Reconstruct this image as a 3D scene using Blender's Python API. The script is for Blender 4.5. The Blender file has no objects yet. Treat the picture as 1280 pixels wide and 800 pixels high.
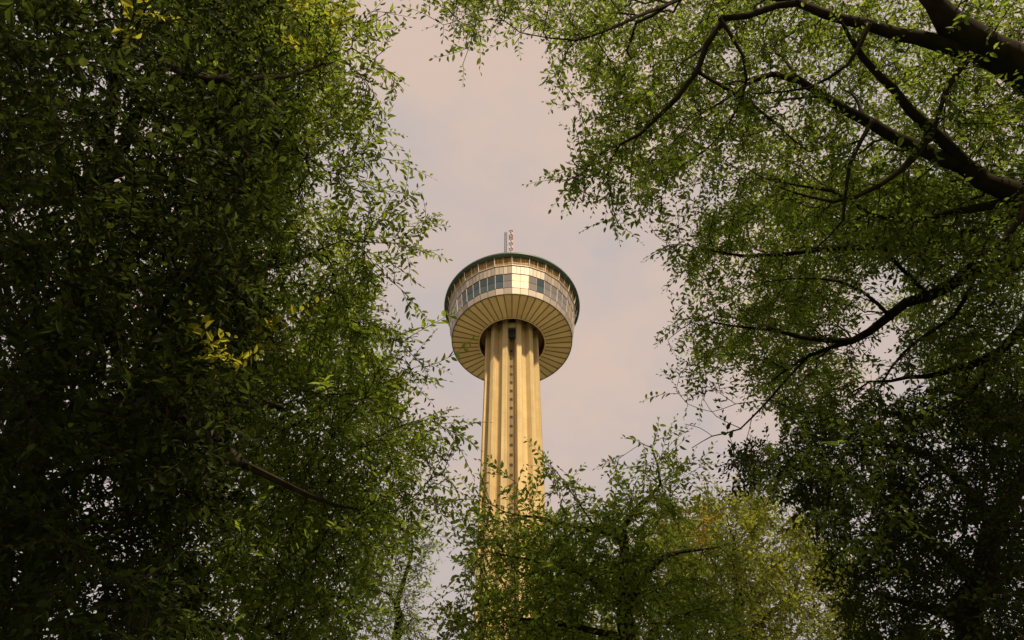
import bpy, math, random
import numpy as np
from mathutils import Vector

R = math.radians
rng = np.random.default_rng(11)
random.seed(5)
scene = bpy.context.scene
col = scene.collection

# ------------------------------------------------------------------ camera
PITCH = 51.0
F = 1016.0                                   # focal length in pixels of a 1280 px wide frame
CAM = np.array([0.0, 0.0, 1.6])
cam = bpy.data.cameras.new("camera")
cam.sensor_width = 36.0
cam.lens = F / 1280 * 36
cam.clip_start = 0.05
cam.clip_end = 8000
cob = bpy.data.objects.new("camera", cam)
cob.location = CAM
cob.rotation_euler = (R(90 + PITCH), 0, 0)
col.objects.link(cob)
scene.camera = cob

# ------------------------------------------------------------------ sky and sun
SUN_EL, SUN_AZ = 46.0, 21.0                  # azimuth: degrees to the right of straight behind the camera
world = bpy.data.worlds.new("World")
scene.world = world
world.use_nodes = True
wn, wl = world.node_tree.nodes, world.node_tree.links
wn.clear()
w_out = wn.new("ShaderNodeOutputWorld")
w_bg = wn.new("ShaderNodeBackground")
w_bg.inputs["Strength"].default_value = 0.10
sky = wn.new("ShaderNodeTexSky")
sky.sky_type = 'NISHITA'
sky.sun_disc = False
sun_dir = Vector((math.sin(R(SUN_AZ)) * math.cos(R(SUN_EL)), -math.cos(R(SUN_AZ)) * math.cos(R(SUN_EL)), math.sin(R(SUN_EL))))
sky.sun_elevation = R(SUN_EL)
sky.sun_rotation = math.atan2(sun_dir.x, sun_dir.y)
sky.dust_density = 3.0
tc = wn.new("ShaderNodeTexCoord")
mp = wn.new("ShaderNodeMapping")
mp.inputs["Scale"].default_value = (1.0, 1.0, 1.6)
mp.inputs["Location"].default_value = (0.3, 1.1, 0.2)
wl.new(tc.outputs["Generated"], mp.inputs["Vector"])
n1 = wn.new("ShaderNodeTexNoise")
n1.inputs["Scale"].default_value = 3.4
n1.inputs["Detail"].default_value = 5
n1.inputs["Roughness"].default_value = 0.55
wl.new(mp.outputs["Vector"], n1.inputs["Vector"])
cr = wn.new("ShaderNodeValToRGB")
cr.color_ramp.elements[0].position = 0.41
cr.color_ramp.elements[0].color = (5.95, 5.12, 4.85, 1)     # grey lavender cloud
cr.color_ramp.elements[1].position = 0.60
cr.color_ramp.elements[1].color = (7.3, 5.6, 4.65, 1)     # warm pink cloud
sepw = wn.new("ShaderNodeSeparateXYZ")
wl.new(tc.outputs["Generated"], sepw.inputs[0])
elev = wn.new("ShaderNodeMapRange")                      # cloud turns greyer towards the horizon
elev.inputs["From Min"].default_value = 0.55
elev.inputs["From Max"].default_value = 0.95
elev.inputs["To Min"].default_value = -0.20
elev.inputs["To Max"].default_value = 0.12
wl.new(sepw.outputs["Z"], elev.inputs["Value"])
addw = wn.new("ShaderNodeMath")
wl.new(n1.outputs["Fac"], addw.inputs[0])
wl.new(elev.outputs["Result"], addw.inputs[1])
wl.new(addw.outputs[0], cr.inputs["Fac"])
mx = wn.new("ShaderNodeMixRGB")
mx.inputs["Fac"].default_value = 0.93
wl.new(sky.outputs["Color"], mx.inputs["Color1"])
wl.new(cr.outputs["Color"], mx.inputs["Color2"])
wl.new(mx.outputs["Color"], w_bg.inputs["Color"])
wl.new(w_bg.outputs["Background"], w_out.inputs["Surface"])

sl = bpy.data.lights.new("sun", 'SUN')
sl.energy = 5.0
sl.angle = R(4.0)
sl.color = (1.0, 0.83, 0.56)
so = bpy.data.objects.new("sun", sl)
so.rotation_euler = sun_dir.to_track_quat('Z', 'Y').to_euler()
so.location = (20, -40, 60)
col.objects.link(so)

scene.view_settings.view_transform = 'Standard'
scene.view_settings.look = 'None'
scene.view_settings.exposure = 0.0
scene.view_settings.gamma = 1.0
scene.view_settings.use_curve_mapping = False
scene.render.engine = 'CYCLES'
scene.cycles.max_bounces = 6
scene.cycles.diffuse_bounces = 2
scene.cycles.glossy_bounces = 3
scene.cycles.transmission_bounces = 4

# ------------------------------------------------------------------ helpers
cp, sp = math.cos(R(PITCH)), math.sin(R(PITCH))


def at(px, py, dist):
    """World point that stands `dist` metres away in the direction of photo pixel px, py."""
    u = (np.asarray(px, float) - 640) / F
    v = (400 - np.asarray(py, float)) / F
    d = np.stack([u, cp - v * sp, sp + v * cp], -1)
    d = d / np.linalg.norm(d, axis=-1, keepdims=True)
    return CAM + d * np.asarray(dist, float)[..., None]


def new_mat(name):
    m = bpy.data.materials.new(name)
    m.use_nodes = True
    m.node_tree.nodes.clear()
    return m, m.node_tree.nodes, m.node_tree.links


def simple_mat(name, color, rough=0.7, metal=0.0, var=0.15, scale=3.0, spec=0.5, bump=0.0, island=0.0, stretch=(1, 1, 1)):
    m, n, l = new_mat(name)
    out = n.new("ShaderNodeOutputMaterial")
    b = n.new("ShaderNodeBsdfPrincipled")
    b.inputs["Roughness"].default_value = rough
    b.inputs["Metallic"].default_value = metal
    b.inputs["Specular IOR Level"].default_value = spec
    t = n.new("ShaderNodeTexCoord")
    mpn = n.new("ShaderNodeMapping")
    mpn.inputs["Scale"].default_value = stretch
    l.new(t.outputs["Object"], mpn.inputs["Vector"])
    no = n.new("ShaderNodeTexNoise")
    no.inputs["Scale"].default_value = scale
    no.inputs["Detail"].default_value = 6
    l.new(mpn.outputs["Vector"], no.inputs["Vector"])
    fac = no.outputs["Fac"]
    if island:
        g = n.new("ShaderNodeNewGeometry")
        ad = n.new("ShaderNodeMix")
        ad.data_type = 'FLOAT'
        ad.inputs[0].default_value = island
        l.new(no.outputs["Fac"], ad.inputs[2])
        l.new(g.outputs["Random Per Island"], ad.inputs[3])
        fac = ad.outputs[0]
    r = n.new("ShaderNodeValToRGB")
    r.color_ramp.elements[0].position = 0.25
    r.color_ramp.elements[1].position = 0.75
    r.color_ramp.elements[0].color = tuple(c * (1 - var) for c in color) + (1,)
    r.color_ramp.elements[1].color = tuple(min(1, c * (1 + var)) for c in color) + (1,)
    l.new(fac, r.inputs["Fac"])
    l.new(r.outputs["Color"], b.inputs["Base Color"])
    if bump:
        bp = n.new("ShaderNodeBump")
        bp.inputs["Strength"].default_value = bump
        l.new(no.outputs["Fac"], bp.inputs["Height"])
        l.new(bp.outputs["Normal"], b.inputs["Normal"])
    l.new(b.outputs["BSDF"], out.inputs["Surface"])
    return m


def leaf_mat(name, dark, light, trans, tfac=0.42, gloss=0.10):
    m, n, l = new_mat(name)
    out = n.new("ShaderNodeOutputMaterial")
    g = n.new("ShaderNodeNewGeometry")
    t = n.new("ShaderNodeTexCoord")
    no = n.new("ShaderNodeTexNoise")
    no.inputs["Scale"].default_value = 1.5
    no.inputs["Detail"].default_value = 4
    l.new(t.outputs["Object"], no.inputs["Vector"])
    mixf = n.new("ShaderNodeMix")
    mixf.data_type = 'FLOAT'
    mixf.inputs[0].default_value = 0.45
    l.new(no.outputs["Fac"], mixf.inputs[2])
    l.new(g.outputs["Random Per Island"], mixf.inputs[3])
    r = n.new("ShaderNodeValToRGB")
    r.color_ramp.elements[0].position = 0.25
    r.color_ramp.elements[0].color = dark + (1,)
    r.color_ramp.elements[1].position = 0.8
    r.color_ramp.elements[1].color = light + (1,)
    l.new(mixf.outputs[0], r.inputs["Fac"])
    d = n.new("ShaderNodeBsdfDiffuse")
    l.new(r.outputs["Color"], d.inputs["Color"])
    tr = n.new("ShaderNodeBsdfTranslucent")
    r2 = n.new("ShaderNodeValToRGB")
    r2.color_ramp.elements[0].position = 0.2
    r2.color_ramp.elements[0].color = tuple(c * 0.35 for c in trans) + (1,)
    r2.color_ramp.elements[1].position = 0.8
    r2.color_ramp.elements[1].color = trans + (1,)
    l.new(mixf.outputs[0], r2.inputs["Fac"])
    l.new(r2.outputs["Color"], tr.inputs["Color"])
    m1 = n.new("ShaderNodeMixShader")
    m1.inputs[0].default_value = tfac
    l.new(d.outputs[0], m1.inputs[1])
    l.new(tr.outputs[0], m1.inputs[2])
    gl = n.new("ShaderNodeBsdfGlossy")
    gl.inputs["Roughness"].default_value = 0.42
    gl.inputs["Color"].default_value = (0.7, 0.7, 0.62, 1)
    lw = n.new("ShaderNodeLayerWeight")
    lw.inputs["Blend"].default_value = 0.25
    mul = n.new("ShaderNodeMath")
    mul.operation = 'MULTIPLY'
    mul.inputs[1].default_value = gloss
    l.new(lw.outputs["Facing"], mul.inputs[0])
    m2 = n.new("ShaderNodeMixShader")
    l.new(mul.outputs[0], m2.inputs[0])
    l.new(m1.outputs[0], m2.inputs[1])
    l.new(gl.outputs[0], m2.inputs[2])
    l.new(m2.outputs[0], out.inputs["Surface"])
    return m


class MB:
    """Collects faces with material slots and links them as one mesh object."""

    def __init__(self):
        self.v, self.f, self.m = [], [], []

    def face(self, pts, mat=0):
        b = len(self.v)
        self.v += [tuple(p) for p in pts]
        self.f.append(list(range(b, b + len(pts))))
        self.m.append(mat)

    def loft(self, rings, closed=True, mat=0, caps=False):
        b = len(self.v)
        n = len(rings[0])
        for r in rings:
            self.v += [tuple(p) for p in r]
        for i in range(len(rings) - 1):
            for j in range(n if closed else n - 1):
                k = (j + 1) % n
                self.f.append([b + i * n + j, b + i * n + k, b + (i + 1) * n + k, b + (i + 1) * n + j])
                self.m.append(mat)
        if caps:
            self.f.append([b + j for j in range(n)][::-1])
            self.m.append(mat)
            e = b + (len(rings) - 1) * n
            self.f.append([e + j for j in range(n)])
            self.m.append(mat)

    def bar(self, a, b, w, mat=0, n=4):
        a, b = Vector(a), Vector(b)
        d = (b - a).normalized()
        s = d.orthogonal().normalized()
        t = d.cross(s)
        rings = []
        for p in (a, b):
            rings.append([p + (s * math.cos(2 * math.pi * (k + .5) / n) + t * math.sin(2 * math.pi * (k + .5) / n)) * w for k in range(n)])
        self.loft(rings, True, mat, True)

    def box(self, c, sx, sy, sz, mat=0, ax=(1, 0, 0), ay=(0, 1, 0), az=(0, 0, 1)):
        c, ax, ay, az = Vector(c), Vector(ax), Vector(ay), Vector(az)
        q = lambda i, j, k: c + ax * (i * sx / 2) + ay * (j * sy / 2) + az * (k * sz / 2)
        r1 = [q(-1, -1, -1), q(1, -1, -1), q(1, 1, -1), q(-1, 1, -1)]
        r2 = [q(-1, -1, 1), q(1, -1, 1), q(1, 1, 1), q(-1, 1, 1)]
        self.loft([r1, r2], True, mat, True)

    def build(self, name, mats, parent=None, smooth=False):
        me = bpy.data.meshes.new(name)
        me.from_pydata(self.v, [], self.f)
        for m in (mats if isinstance(mats, (list, tuple)) else [mats]):
            me.materials.append(m)
        me.polygons.foreach_set("material_index", self.m)
        if smooth:
            me.polygons.foreach_set("use_smooth", [True] * len(self.f))
        me.update()
        o = bpy.data.objects.new(name, me)
        col.objects.link(o)
        o.parent = parent
        return o


def empty(name, loc, label, cat, group=None):
    o = bpy.data.objects.new(name, None)
    o.empty_display_size = 0.5
    o.location = loc
    o["label"] = label
    o["category"] = cat
    if group:
        o["group"] = group
    col.objects.link(o)
    return o


# ------------------------------------------------------------------ ground
def grass_mat():
    return simple_mat("grass_ground", (0.045, 0.06, 0.02), 0.95, var=0.4, scale=0.6, bump=0.3)


D_PLAZA = 141.0
g = MB()
RG = 3500
prev = None
for r in (0.001, 6, 15, 40, 100, 300, 1000, RG):
    ring = [(r * math.cos(2 * math.pi * k / 64), r * math.sin(2 * math.pi * k / 64), 0.0) for k in range(64)]
    if prev:
        g.loft([prev, ring], True, 0)
    prev = ring
ground = g.build("ground", grass_mat())
ground["kind"] = "structure"
pave = simple_mat("pale_paving", (0.50, 0.43, 0.31), 0.9, var=0.25, scale=0.15, bump=0.1)
g = MB()
g.loft([[(r * math.cos(2 * math.pi * k / 96), D_PLAZA + r * math.sin(2 * math.pi * k / 96), 0.004) for k in range(96)] for r in (6.5, 40, 95)], True, 0)
plaza = g.build("plaza", pave)
plaza["kind"] = "structure"

# ------------------------------------------------------------------ the tower
D = 141.0
concrete = None


def concrete_mat():
    m, n, l = new_mat("warm_concrete")
    out = n.new("ShaderNodeOutputMaterial")
    b = n.new("ShaderNodeBsdfPrincipled")
    b.inputs["Roughness"].default_value = 0.88
    b.inputs["Specular IOR Level"].default_value = 0.25
    t = n.new("ShaderNodeTexCoord")
    mpn = n.new("ShaderNodeMapping")
    mpn.inputs["Scale"].default_value = (1.6, 1.6, 0.035)
    l.new(t.outputs["Object"], mpn.inputs["Vector"])
    s1 = n.new("ShaderNodeTexNoise")                       # rain streaks
    s1.inputs["Scale"].default_value = 1.0
    s1.inputs["Detail"].default_value = 7
    l.new(mpn.outputs["Vector"], s1.inputs["Vector"])
    s2 = n.new("ShaderNodeTexNoise")                       # blotches
    s2.inputs["Scale"].default_value = 0.22
    s2.inputs["Detail"].default_value = 8
    l.new(t.outputs["Object"], s2.inputs["Vector"])
    sep = n.new("ShaderNodeSeparateXYZ")
    l.new(t.outputs["Object"], sep.inputs[0])
    w = n.new("ShaderNodeMath")
    w.operation = 'FRACT'
    dv = n.new("ShaderNodeMath")
    dv.operation = 'DIVIDE'
    dv.inputs[1].default_value = 2.9
    l.new(sep.outputs["Z"], dv.inputs[0])
    l.new(dv.outputs[0], w.inputs[0])
    lt = n.new("ShaderNodeMath")
    lt.operation = 'LESS_THAN'
    lt.inputs[1].default_value = 0.05
    l.new(w.outputs[0], lt.inputs[0])
    r1 = n.new("ShaderNodeValToRGB")
    r1.color_ramp.elements[0].position = 0.3
    r1.color_ramp.elements[0].color = (0.46, 0.33, 0.155, 1)
    r1.color_ramp.elements[1].position = 0.7
    r1.color_ramp.elements[1].color = (0.72, 0.545, 0.28, 1)
    ad = n.new("ShaderNodeMix")
    ad.data_type = 'FLOAT'
    ad.inputs[0].default_value = 0.4
    l.new(s1.outputs["Fac"], ad.inputs[2])
    l.new(s2.outputs["Fac"], ad.inputs[3])
    l.new(ad.outputs[0], r1.inputs["Fac"])
    jm = n.new("ShaderNodeMixRGB")
    jm.blend_type = 'MULTIPLY'
    jm.inputs["Color2"].default_value = (0.93, 0.91, 0.89, 1)
    l.new(lt.outputs[0], jm.inputs["Fac"])
    l.new(r1.outputs["Color"], jm.inputs["Color1"])
    l.new(jm.outputs["Color"], b.inputs["Base Color"])
    l.new(b.outputs["BSDF"], out.inputs["Surface"])
    return m


concrete = concrete_mat()
slot_concrete = simple_mat("dark_slot_concrete", (0.27, 0.20, 0.11), 0.9, 0, 0.3, 0.7, spec=0.2, stretch=(1, 1, 0.3))  # darker tone than the shaft concrete
grey_pane = simple_mat("painted_reflection_pane", (0.27, 0.24, 0.22), 0.15, 0.35, 0.25, 0.4, island=0.8)  # paler grey stands in for sky reflected in the glass
panel = simple_mat("tan_metal_panel", (0.42, 0.345, 0.275), 0.52, 0.28, 0.16, 0.5, island=0.6)
pale_mullion = simple_mat("pale_mullion", (0.62, 0.55, 0.46), 0.5, 0.2, 0.05)
dark_line = simple_mat("dark_joint", (0.055, 0.045, 0.03), 0.7)
glass = simple_mat("tinted_glass", (0.055, 0.078, 0.09), 0.12, 0.0, 0.5, 0.3, spec=0.45, island=0.9)
glare_pane = simple_mat("painted_glare_pane", (0.38, 0.30, 0.20), 0.5, 0.36, 0.10, 0.4, island=0.7)  # warm sun glare put into the pane colour
soffit_mat = simple_mat("soffit_panel", (0.70, 0.55, 0.32), 0.6, 0.0, 0.12, 0.35, island=0.5)
soffit_strip = simple_mat("soffit_strip", (0.24, 0.16, 0.07), 0.6, 0.1, 0.1)
brown_screen = simple_mat("brown_screen", (0.46, 0.26, 0.08), 0.6, 0.0, 0.35, 0.6, island=0.8)
green_metal = simple_mat("green_roof_edge", (0.05, 0.085, 0.065), 0.45, 0.2, 0.15, 0.4)
roof_grey = simple_mat("roof_membrane", (0.30, 0.28, 0.25), 0.9)
hole_brown = simple_mat("ring_soffit", (0.15, 0.09, 0.035), 0.8, 0, 0.2, 0.8)
red_paint = simple_mat("red_mast_paint", (0.30, 0.075, 0.045), 0.5)
white_paint = simple_mat("white_mast_paint", (0.72, 0.66, 0.58), 0.5)
grey_steel = simple_mat("grey_steel", (0.16, 0.15, 0.13), 0.5, 0.4)
hole_dark = simple_mat("dark_recess", (0.022, 0.012, 0.008), 0.8)
blue_glass = simple_mat("blue_slot_glass", (0.02, 0.035, 0.05), 0.15)

tower = empty("observation_tower", (0, D, 0),
              "tall fluted tan concrete tower with a round glazed deck rising behind the trees", "tower")
H0 = 1.6


def taper(z):
    return 1.0 + 0.05 * max(0.0, (150 - z) / 150) + 0.25 * max(0.0, (18 - z) / 18) ** 2


def ring24(rad, z, n=24, off=0.0):
    """Ring of n corners; a corner faces the camera (towards -Y)."""
    c = []
    for k in range(n):
        a = 2 * math.pi * k / n + off
        c.append((rad * math.sin(a), -rad * math.cos(a), z))
    return c


ZS = [0, 4, 9, 18, 40, 80, 120, 150, 168.5]
CORE, RIB, SLOT = 5.6, 7.08, 4.55


def core_ring(z):
    """Core wall: set far back in the slot that faces the camera, shallower in the other bays."""
    out = []
    for k in range(96):
        a = 360 * k / 96
        d = min(a, 360 - a)
        r_ = CORE if d > 12 else SLOT
        out.append((r_ * taper(z) * math.sin(R(a)), -r_ * taper(z) * math.cos(R(a)), z))
    return out


m = MB()
m.loft([core_ring(z) for z in ZS], True, 0, True)
m.build("shaft", concrete, tower)
for k in range(12):
    a = R(15 + 30 * k)
    er = np.array([math.sin(a), -math.cos(a)])
    et = np.array([math.cos(a), math.sin(a)])
    rings = []
    for z in ZS:
        t = taper(z)
        prof = [(SLOT - .25, -.72), (RIB - .10, -.65), (RIB, -.55), (RIB, .55), (RIB - .10, .65), (SLOT - .25, .72)]
        rings.append([tuple(er * (p[0] * t) + et * p[1]) + (z,) for p in prof])
    m = MB()
    m.loft(rings, True, 0, True)
    m.build("rib", concrete, tower)

# small square openings climbing the slot that faces the camera
wm = MB()
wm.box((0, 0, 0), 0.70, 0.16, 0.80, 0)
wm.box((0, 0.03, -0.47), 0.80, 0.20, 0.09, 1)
first = None
nwin = 0
for i in range(44):
    z = 157.0 - 2.9 * i
    if z < 30:
        break
    if first is None:
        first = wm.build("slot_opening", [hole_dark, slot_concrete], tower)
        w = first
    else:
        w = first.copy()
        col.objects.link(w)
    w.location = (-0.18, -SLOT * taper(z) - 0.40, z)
# darker stair casing that runs up the left part of that slot
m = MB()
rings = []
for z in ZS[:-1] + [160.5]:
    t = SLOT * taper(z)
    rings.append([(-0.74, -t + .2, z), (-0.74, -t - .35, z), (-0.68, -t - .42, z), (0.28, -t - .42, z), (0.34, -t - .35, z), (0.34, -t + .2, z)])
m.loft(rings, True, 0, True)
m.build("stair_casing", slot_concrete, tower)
m = MB()
m.box((0, 0, 0), 2.15, 0.18, 3.7, 0)
for xx in (-0.36, 0.36):
    m.box((xx, -0.12, 0), 0.06, 0.08, 3.7, 1)
o = m.build("slot_window", [blue_glass, dark_line], tower)
o.location = (0, -CORE - 0.45, 162.9)
m = MB()
m.box((0, 0, 0), 2.25, 0.7, 1.6, 0)
o = m.build("lintel", concrete, tower)
o.location = (0, -CORE - 0.75, 165.6)

# underside: 48 sectors with dark strips standing slightly proud
ZI, ZO = 165.8, 166.4
RI, RO = 8.67, 16.0
m = MB()
for k in range(48):
    a0, a1 = R(7.5 * k + 0.0), R(7.5 * (k + 1))
    pts = []
    for (rr, z, a) in ((RI, ZI, a0), (RO, ZO, a0), (RO, ZO, a1), (RI, ZI, a1)):
        pts.append((rr * math.sin(a), -rr * math.cos(a), z))
    m.face(pts, 0)
m.build("underside", soffit_mat, tower)
m = MB()
for k in range(48):
    a = R(7.5 * k)
    er = Vector((math.sin(a), -math.cos(a), 0))
    et = Vector((math.cos(a), math.sin(a), 0))
    w0, w1 = 0.075, 0.14
    p0 = er * (RI + .12) + Vector((0, 0, ZI - 0.003))
    p1 = er * (RO - .10) + Vector((0, 0, ZO - 0.003))
    dz = Vector((0, 0, -0.16))
    r0 = [p0 - et * w0, p0 + et * w0, p0 + et * w0 + dz, p0 - et * w0 + dz]
    r1 = [p1 - et * w1, p1 + et * w1, p1 + et * w1 + dz, p1 - et * w1 + dz]
    m.loft([r0, r1], True, 0, True)
    for s in range(3):                                       # small vents near the outer edge
        c = er * (RO - .55) + et * (0.55 + 0.55 * s) + Vector((0, 0, ZO - 0.045))
        m.box(c, 0.12, 0.12, 0.05, 0)
m.build("underside_ribs", soffit_strip, tower)
m = MB()
inner = [ring24(RI, ZI - 0.25, 96), ring24(RI + .28, ZI - 0.25, 96), ring24(RI + .28, ZI + .05, 96)]
m.loft(inner, True, 0)
m.loft([ring24(RI, ZI - 0.25, 96), ring24(RI, ZI + 3.2, 96), ring24(4.0, ZI + 3.2, 96)], True, 1)
m.build("inner_ring", [soffit_mat, hole_brown], tower, smooth=False)
m = MB()
m.loft([ring24(RO - .12, ZO - .14, 96), ring24(RO + .10, ZO - .14, 96), ring24(RO + .12, ZO + .14, 96)], True, 0)
m.build("lower_trim", dark_line, tower)


def band(r0, z0, r1, z1, ncols, nrows, gap, mats_fn, name, mats, inset=0.0):
    """One ring of flat panes on the 24 sided wall; every pane is its own island with joints between."""
    mb = MB()
    for fct in range(24):
        A = 2 * math.pi * fct / 24
        B = 2 * math.pi * (fct + 1) / 24
        c = lambda r, z, a: Vector((r * math.sin(a), -r * math.cos(a), z))
        p00, p10, p01, p11 = c(r0, z0, A), c(r0, z0, B), c(r1, z1, A), c(r1, z1, B)
        nrm = (p10 - p00).cross(p01 - p00).normalized()
        q = lambda u, v: (p00 * (1 - u) + p10 * u) * (1 - v) + (p01 * (1 - u) + p11 * u) * v - nrm * inset
        wu = gap / (p10 - p00).length
        wv = gap / (p01 - p00).length
        for i in range(ncols):
            for j in range(nrows):
                u0, u1 = i / ncols + wu, (i + 1) / ncols - wu
                v0, v1 = j / nrows + wv, (j + 1) / nrows - wv
                # panes are never perfectly flat to one another: a slight individual tilt
                ta, tb = random.uniform(-.012, .012), random.uniform(-.012, .012)
                pts = [q(u0, v0) + nrm * (ta), q(u1, v0) + nrm * tb, q(u1, v1) - nrm * ta, q(u0, v1) - nrm * tb]
                mb.face(pts, mats_fn(fct, i, j))
    return mb.build(name, mats, tower)


Z1, Z2, Z3, Z4 = 168.7, 173.9, 177.0, 177.7
R1, R2, R3 = 16.45, 17.05, 17.45
# dark backing wall behind all joints
m = MB()
bk = [(RO - .02, ZO), (R1 - .10, Z1), (R2 - .10, Z2), (R3 - .10, Z3)]
m.loft([ring24(r, z) for r, z in bk], True, 0)
m.build("wall", dark_line, tower)
band(RO + .03, ZO + .14, R1, Z1, 2, 1, 0.05, lambda f, i, j: 0, "lower_cladding", [panel])


def wfn(f, i, j):  # picks painted glare and reflection colours by the way a pane faces
    az = 15 * f + 7.5 * i + 3.75
    if az > 180:
        az -= 360
    if 0 < az < 15:
        return 1
    if -7.5 < az < 22 or 30 < az < 62 or az < -50:
        return 2
    if abs(az) > 55 and abs(az) < 100 and (f + i) % 3:
        return 1
    return 0


for fct in range(24):                                        # a window in each half of each wall facet, its panes part of its mesh
    for i in range(2):
        A_, B_ = 2 * math.pi * fct / 24, 2 * math.pi * (fct + 1) / 24
        c = lambda r, z, a: Vector((r * math.sin(a), -r * math.cos(a), z))
        p00, p10, p01, p11 = c(R1 + .02, Z1 + .05, A_), c(R1 + .02, Z1 + .05, B_), c(R2, Z2 - .10, A_), c(R2, Z2 - .10, B_)
        nrm = (p10 - p00).cross(p01 - p00).normalized()
        q = lambda u, v: (p00 * (1 - u) + p10 * u) * (1 - v) + (p01 * (1 - u) + p11 * u) * v - nrm * .02
        mb = MB()
        u0, u1 = i / 2 + .012, (i + 1) / 2 - .012
        for j in range(2):
            ta, tb = random.uniform(-.014, .014), random.uniform(-.014, .014)
            v0, v1 = j / 2 + .013, (j + 1) / 2 - .013
            mb.face([q(u0, v0) + nrm * ta, q(u1, v0) + nrm * tb, q(u1, v1) - nrm * ta, q(u0, v1) - nrm * tb], wfn(fct, i, 0))
        wo = mb.build("window", [glass, glare_pane, grey_pane], tower)
        if i == 0:
            e0, e1 = q(0, 0) + nrm * .05, q(0, 1) + nrm * .05
        else:
            e0, e1 = q(.5, 0) + nrm * .05, q(.5, 1) + nrm * .05
        mb = MB()
        mb.bar(e0, e1, .085 if i == 0 else .06, 0)
        mb.build("mullion", pale_mullion, wo)
band(R2 + .03, Z2 + .14, R3, Z3, 4, 1, 0.045, lambda f, i, j: 0, "upper_cladding", [panel])
# deck: floor edge, rail, brown screen, posts
m = MB()
m.loft([ring24(R3 - .1, Z3 + .003), ring24(R3 + .22, Z3 + .003), ring24(R3 + .22, Z3 + .16), ring24(R3 - .1, Z3 + .16)], True, 0)
m.build("deck_edge", pale_mullion, tower)
m = MB()
for z in (Z3 + .55, Z3 + .95):
    rr = ring24(R3 + .16, z)
    for k in range(24):
        m.bar(rr[k], rr[(k + 1) % 24], 0.06, 0)
m.build("rail", pale_mullion, tower)
band(R3 - .25, Z3 + .16, R3 + .35, 180.25, 8, 1, 0.03, lambda f, i, j: 0, "deck_screen", [brown_screen])
for k in range(48):
    m = MB()
    a = R(7.5 * k)
    f = 1.0 if k % 2 == 0 else math.cos(R(7.5))
    er = Vector((math.sin(a), -math.cos(a), 0))
    m.bar(er * ((R3 + .16) * f) + Vector((0, 0, Z3 + .16)), er * ((R3 + .78) * f) + Vector((0, 0, 180.2)), 0.11 if k % 2 == 0 else 0.05, 0)
    m.build("post", white_paint, tower)
# green rounded roof edge and roof
m = MB()
prof = [(17.4, 180.25), (18.55, 180.1), (18.88, 180.25), (19.0, 180.55), (18.95, 181.0), (18.7, 181.35), (18.2, 181.5)]
m.loft([ring24(r, z, 96) for r, z in prof], True, 0)
m.build("roof_edge", green_metal, tower, smooth=True)
m = MB()
m.loft([ring24(r, z, 96) for r, z in [(18.2, 181.5), (17.5, 181.2), (9.0, 182.0), (9.0, 185.5), (8.4, 186.0), (0.5, 186.4)]], True, 0, True)
m.build("roof", roof_grey, tower)


# masts
def lattice(x, y, z0, z1, w, step, mats, colors, bar=0.09):
    mb = MB()
    z = z0
    i = 0
    cs = [(-w, -w), (w, -w), (w, w), (-w, w)]
    while z < z1 - 0.01:
        zz = min(z + step, z1)
        c = colors(z)
        for k in range(4):
            a, b = cs[k], cs[(k + 1) % 4]
            mb.bar((x + a[0], y + a[1], z), (x + a[0], y + a[1], zz), bar, c)
            mb.bar((x + a[0], y + a[1], z), (x + b[0], y + b[1], zz), bar * .7, c)
            mb.bar((x + a[0], y + a[1], zz), (x + b[0], y + b[1], zz), bar * .7, c)
        z = zz
        i += 1
    return mb


lattice(-0.35, 0, 186.3, 220.4, 0.50, 1.5, None, lambda z: int((z - 186) / 1.6) % 2, 0.13).build("antenna_mast", [red_paint, white_paint], tower)
m = lattice(-2.0, 0.3, 186.2, 220.0, 0.36, 1.1, None, lambda z: 0, 0.075)
m.build("ladder_mast", [grey_steel], tower)

# ------------------------------------------------------------------ trees
MUL = 2.4
DEN = 1.5
bark = simple_mat("bark", (0.034, 0.025, 0.016), 0.95, 0, 0.45, 9.0, spec=0.1, bump=0.6, stretch=(1, 1, 0.25))


def vnoise(p, s, seed):
    """Cheap smooth value noise in 3D, roughly -1..1."""
    r = np.random.default_rng(seed)
    out = np.zeros(len(p))
    for _ in range(7):
        k = r.normal(size=3) * s
        out += np.sin(p @ k + r.uniform(0, 6.28))
    return out / 3.0


def in_poly(x, y, poly):
    inside = np.zeros(len(x), bool)
    n = len(poly)
    for i in range(n):
        x0, y0 = poly[i]
        x1, y1 = poly[(i + 1) % n]
        c = ((y0 > y) != (y1 > y)) & (x < (x1 - x0) * (y - y0) / (y1 - y0 + 1e-9) + x0)
        inside ^= c
    return inside


def volume(poly, d0, d1, n, seed, gap=0.35, gscale=1.2):
    n = int(n * MUL)
    """Points spread through the solid that an outline sweeps between two distances, with natural gaps."""
    r = np.random.default_rng(seed)
    P = np.array(poly, float)
    got = []
    cnt = 0
    while cnt < n:
        x = r.uniform(P[:, 0].min(), P[:, 0].max(), 4000)
        y = r.uniform(P[:, 1].min(), P[:, 1].max(), 4000)
        k = in_poly(x, y, poly)
        x, y = x[k], y[k]
        d = r.uniform(d0, d1, len(x))
        p = at(x, y, d)
        k = .75 * vnoise(p, gscale * 1.6, seed + 77) + .65 * vnoise(p, gscale * 3.8, seed + 78) > -1.35 + gap * 2.6 + r.normal(0, .08, len(p))
        p = p[k]
        got.append(p)
        cnt += len(p)
        if len(got) > 400:
            break
    return np.concatenate(got)[:n]


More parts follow.
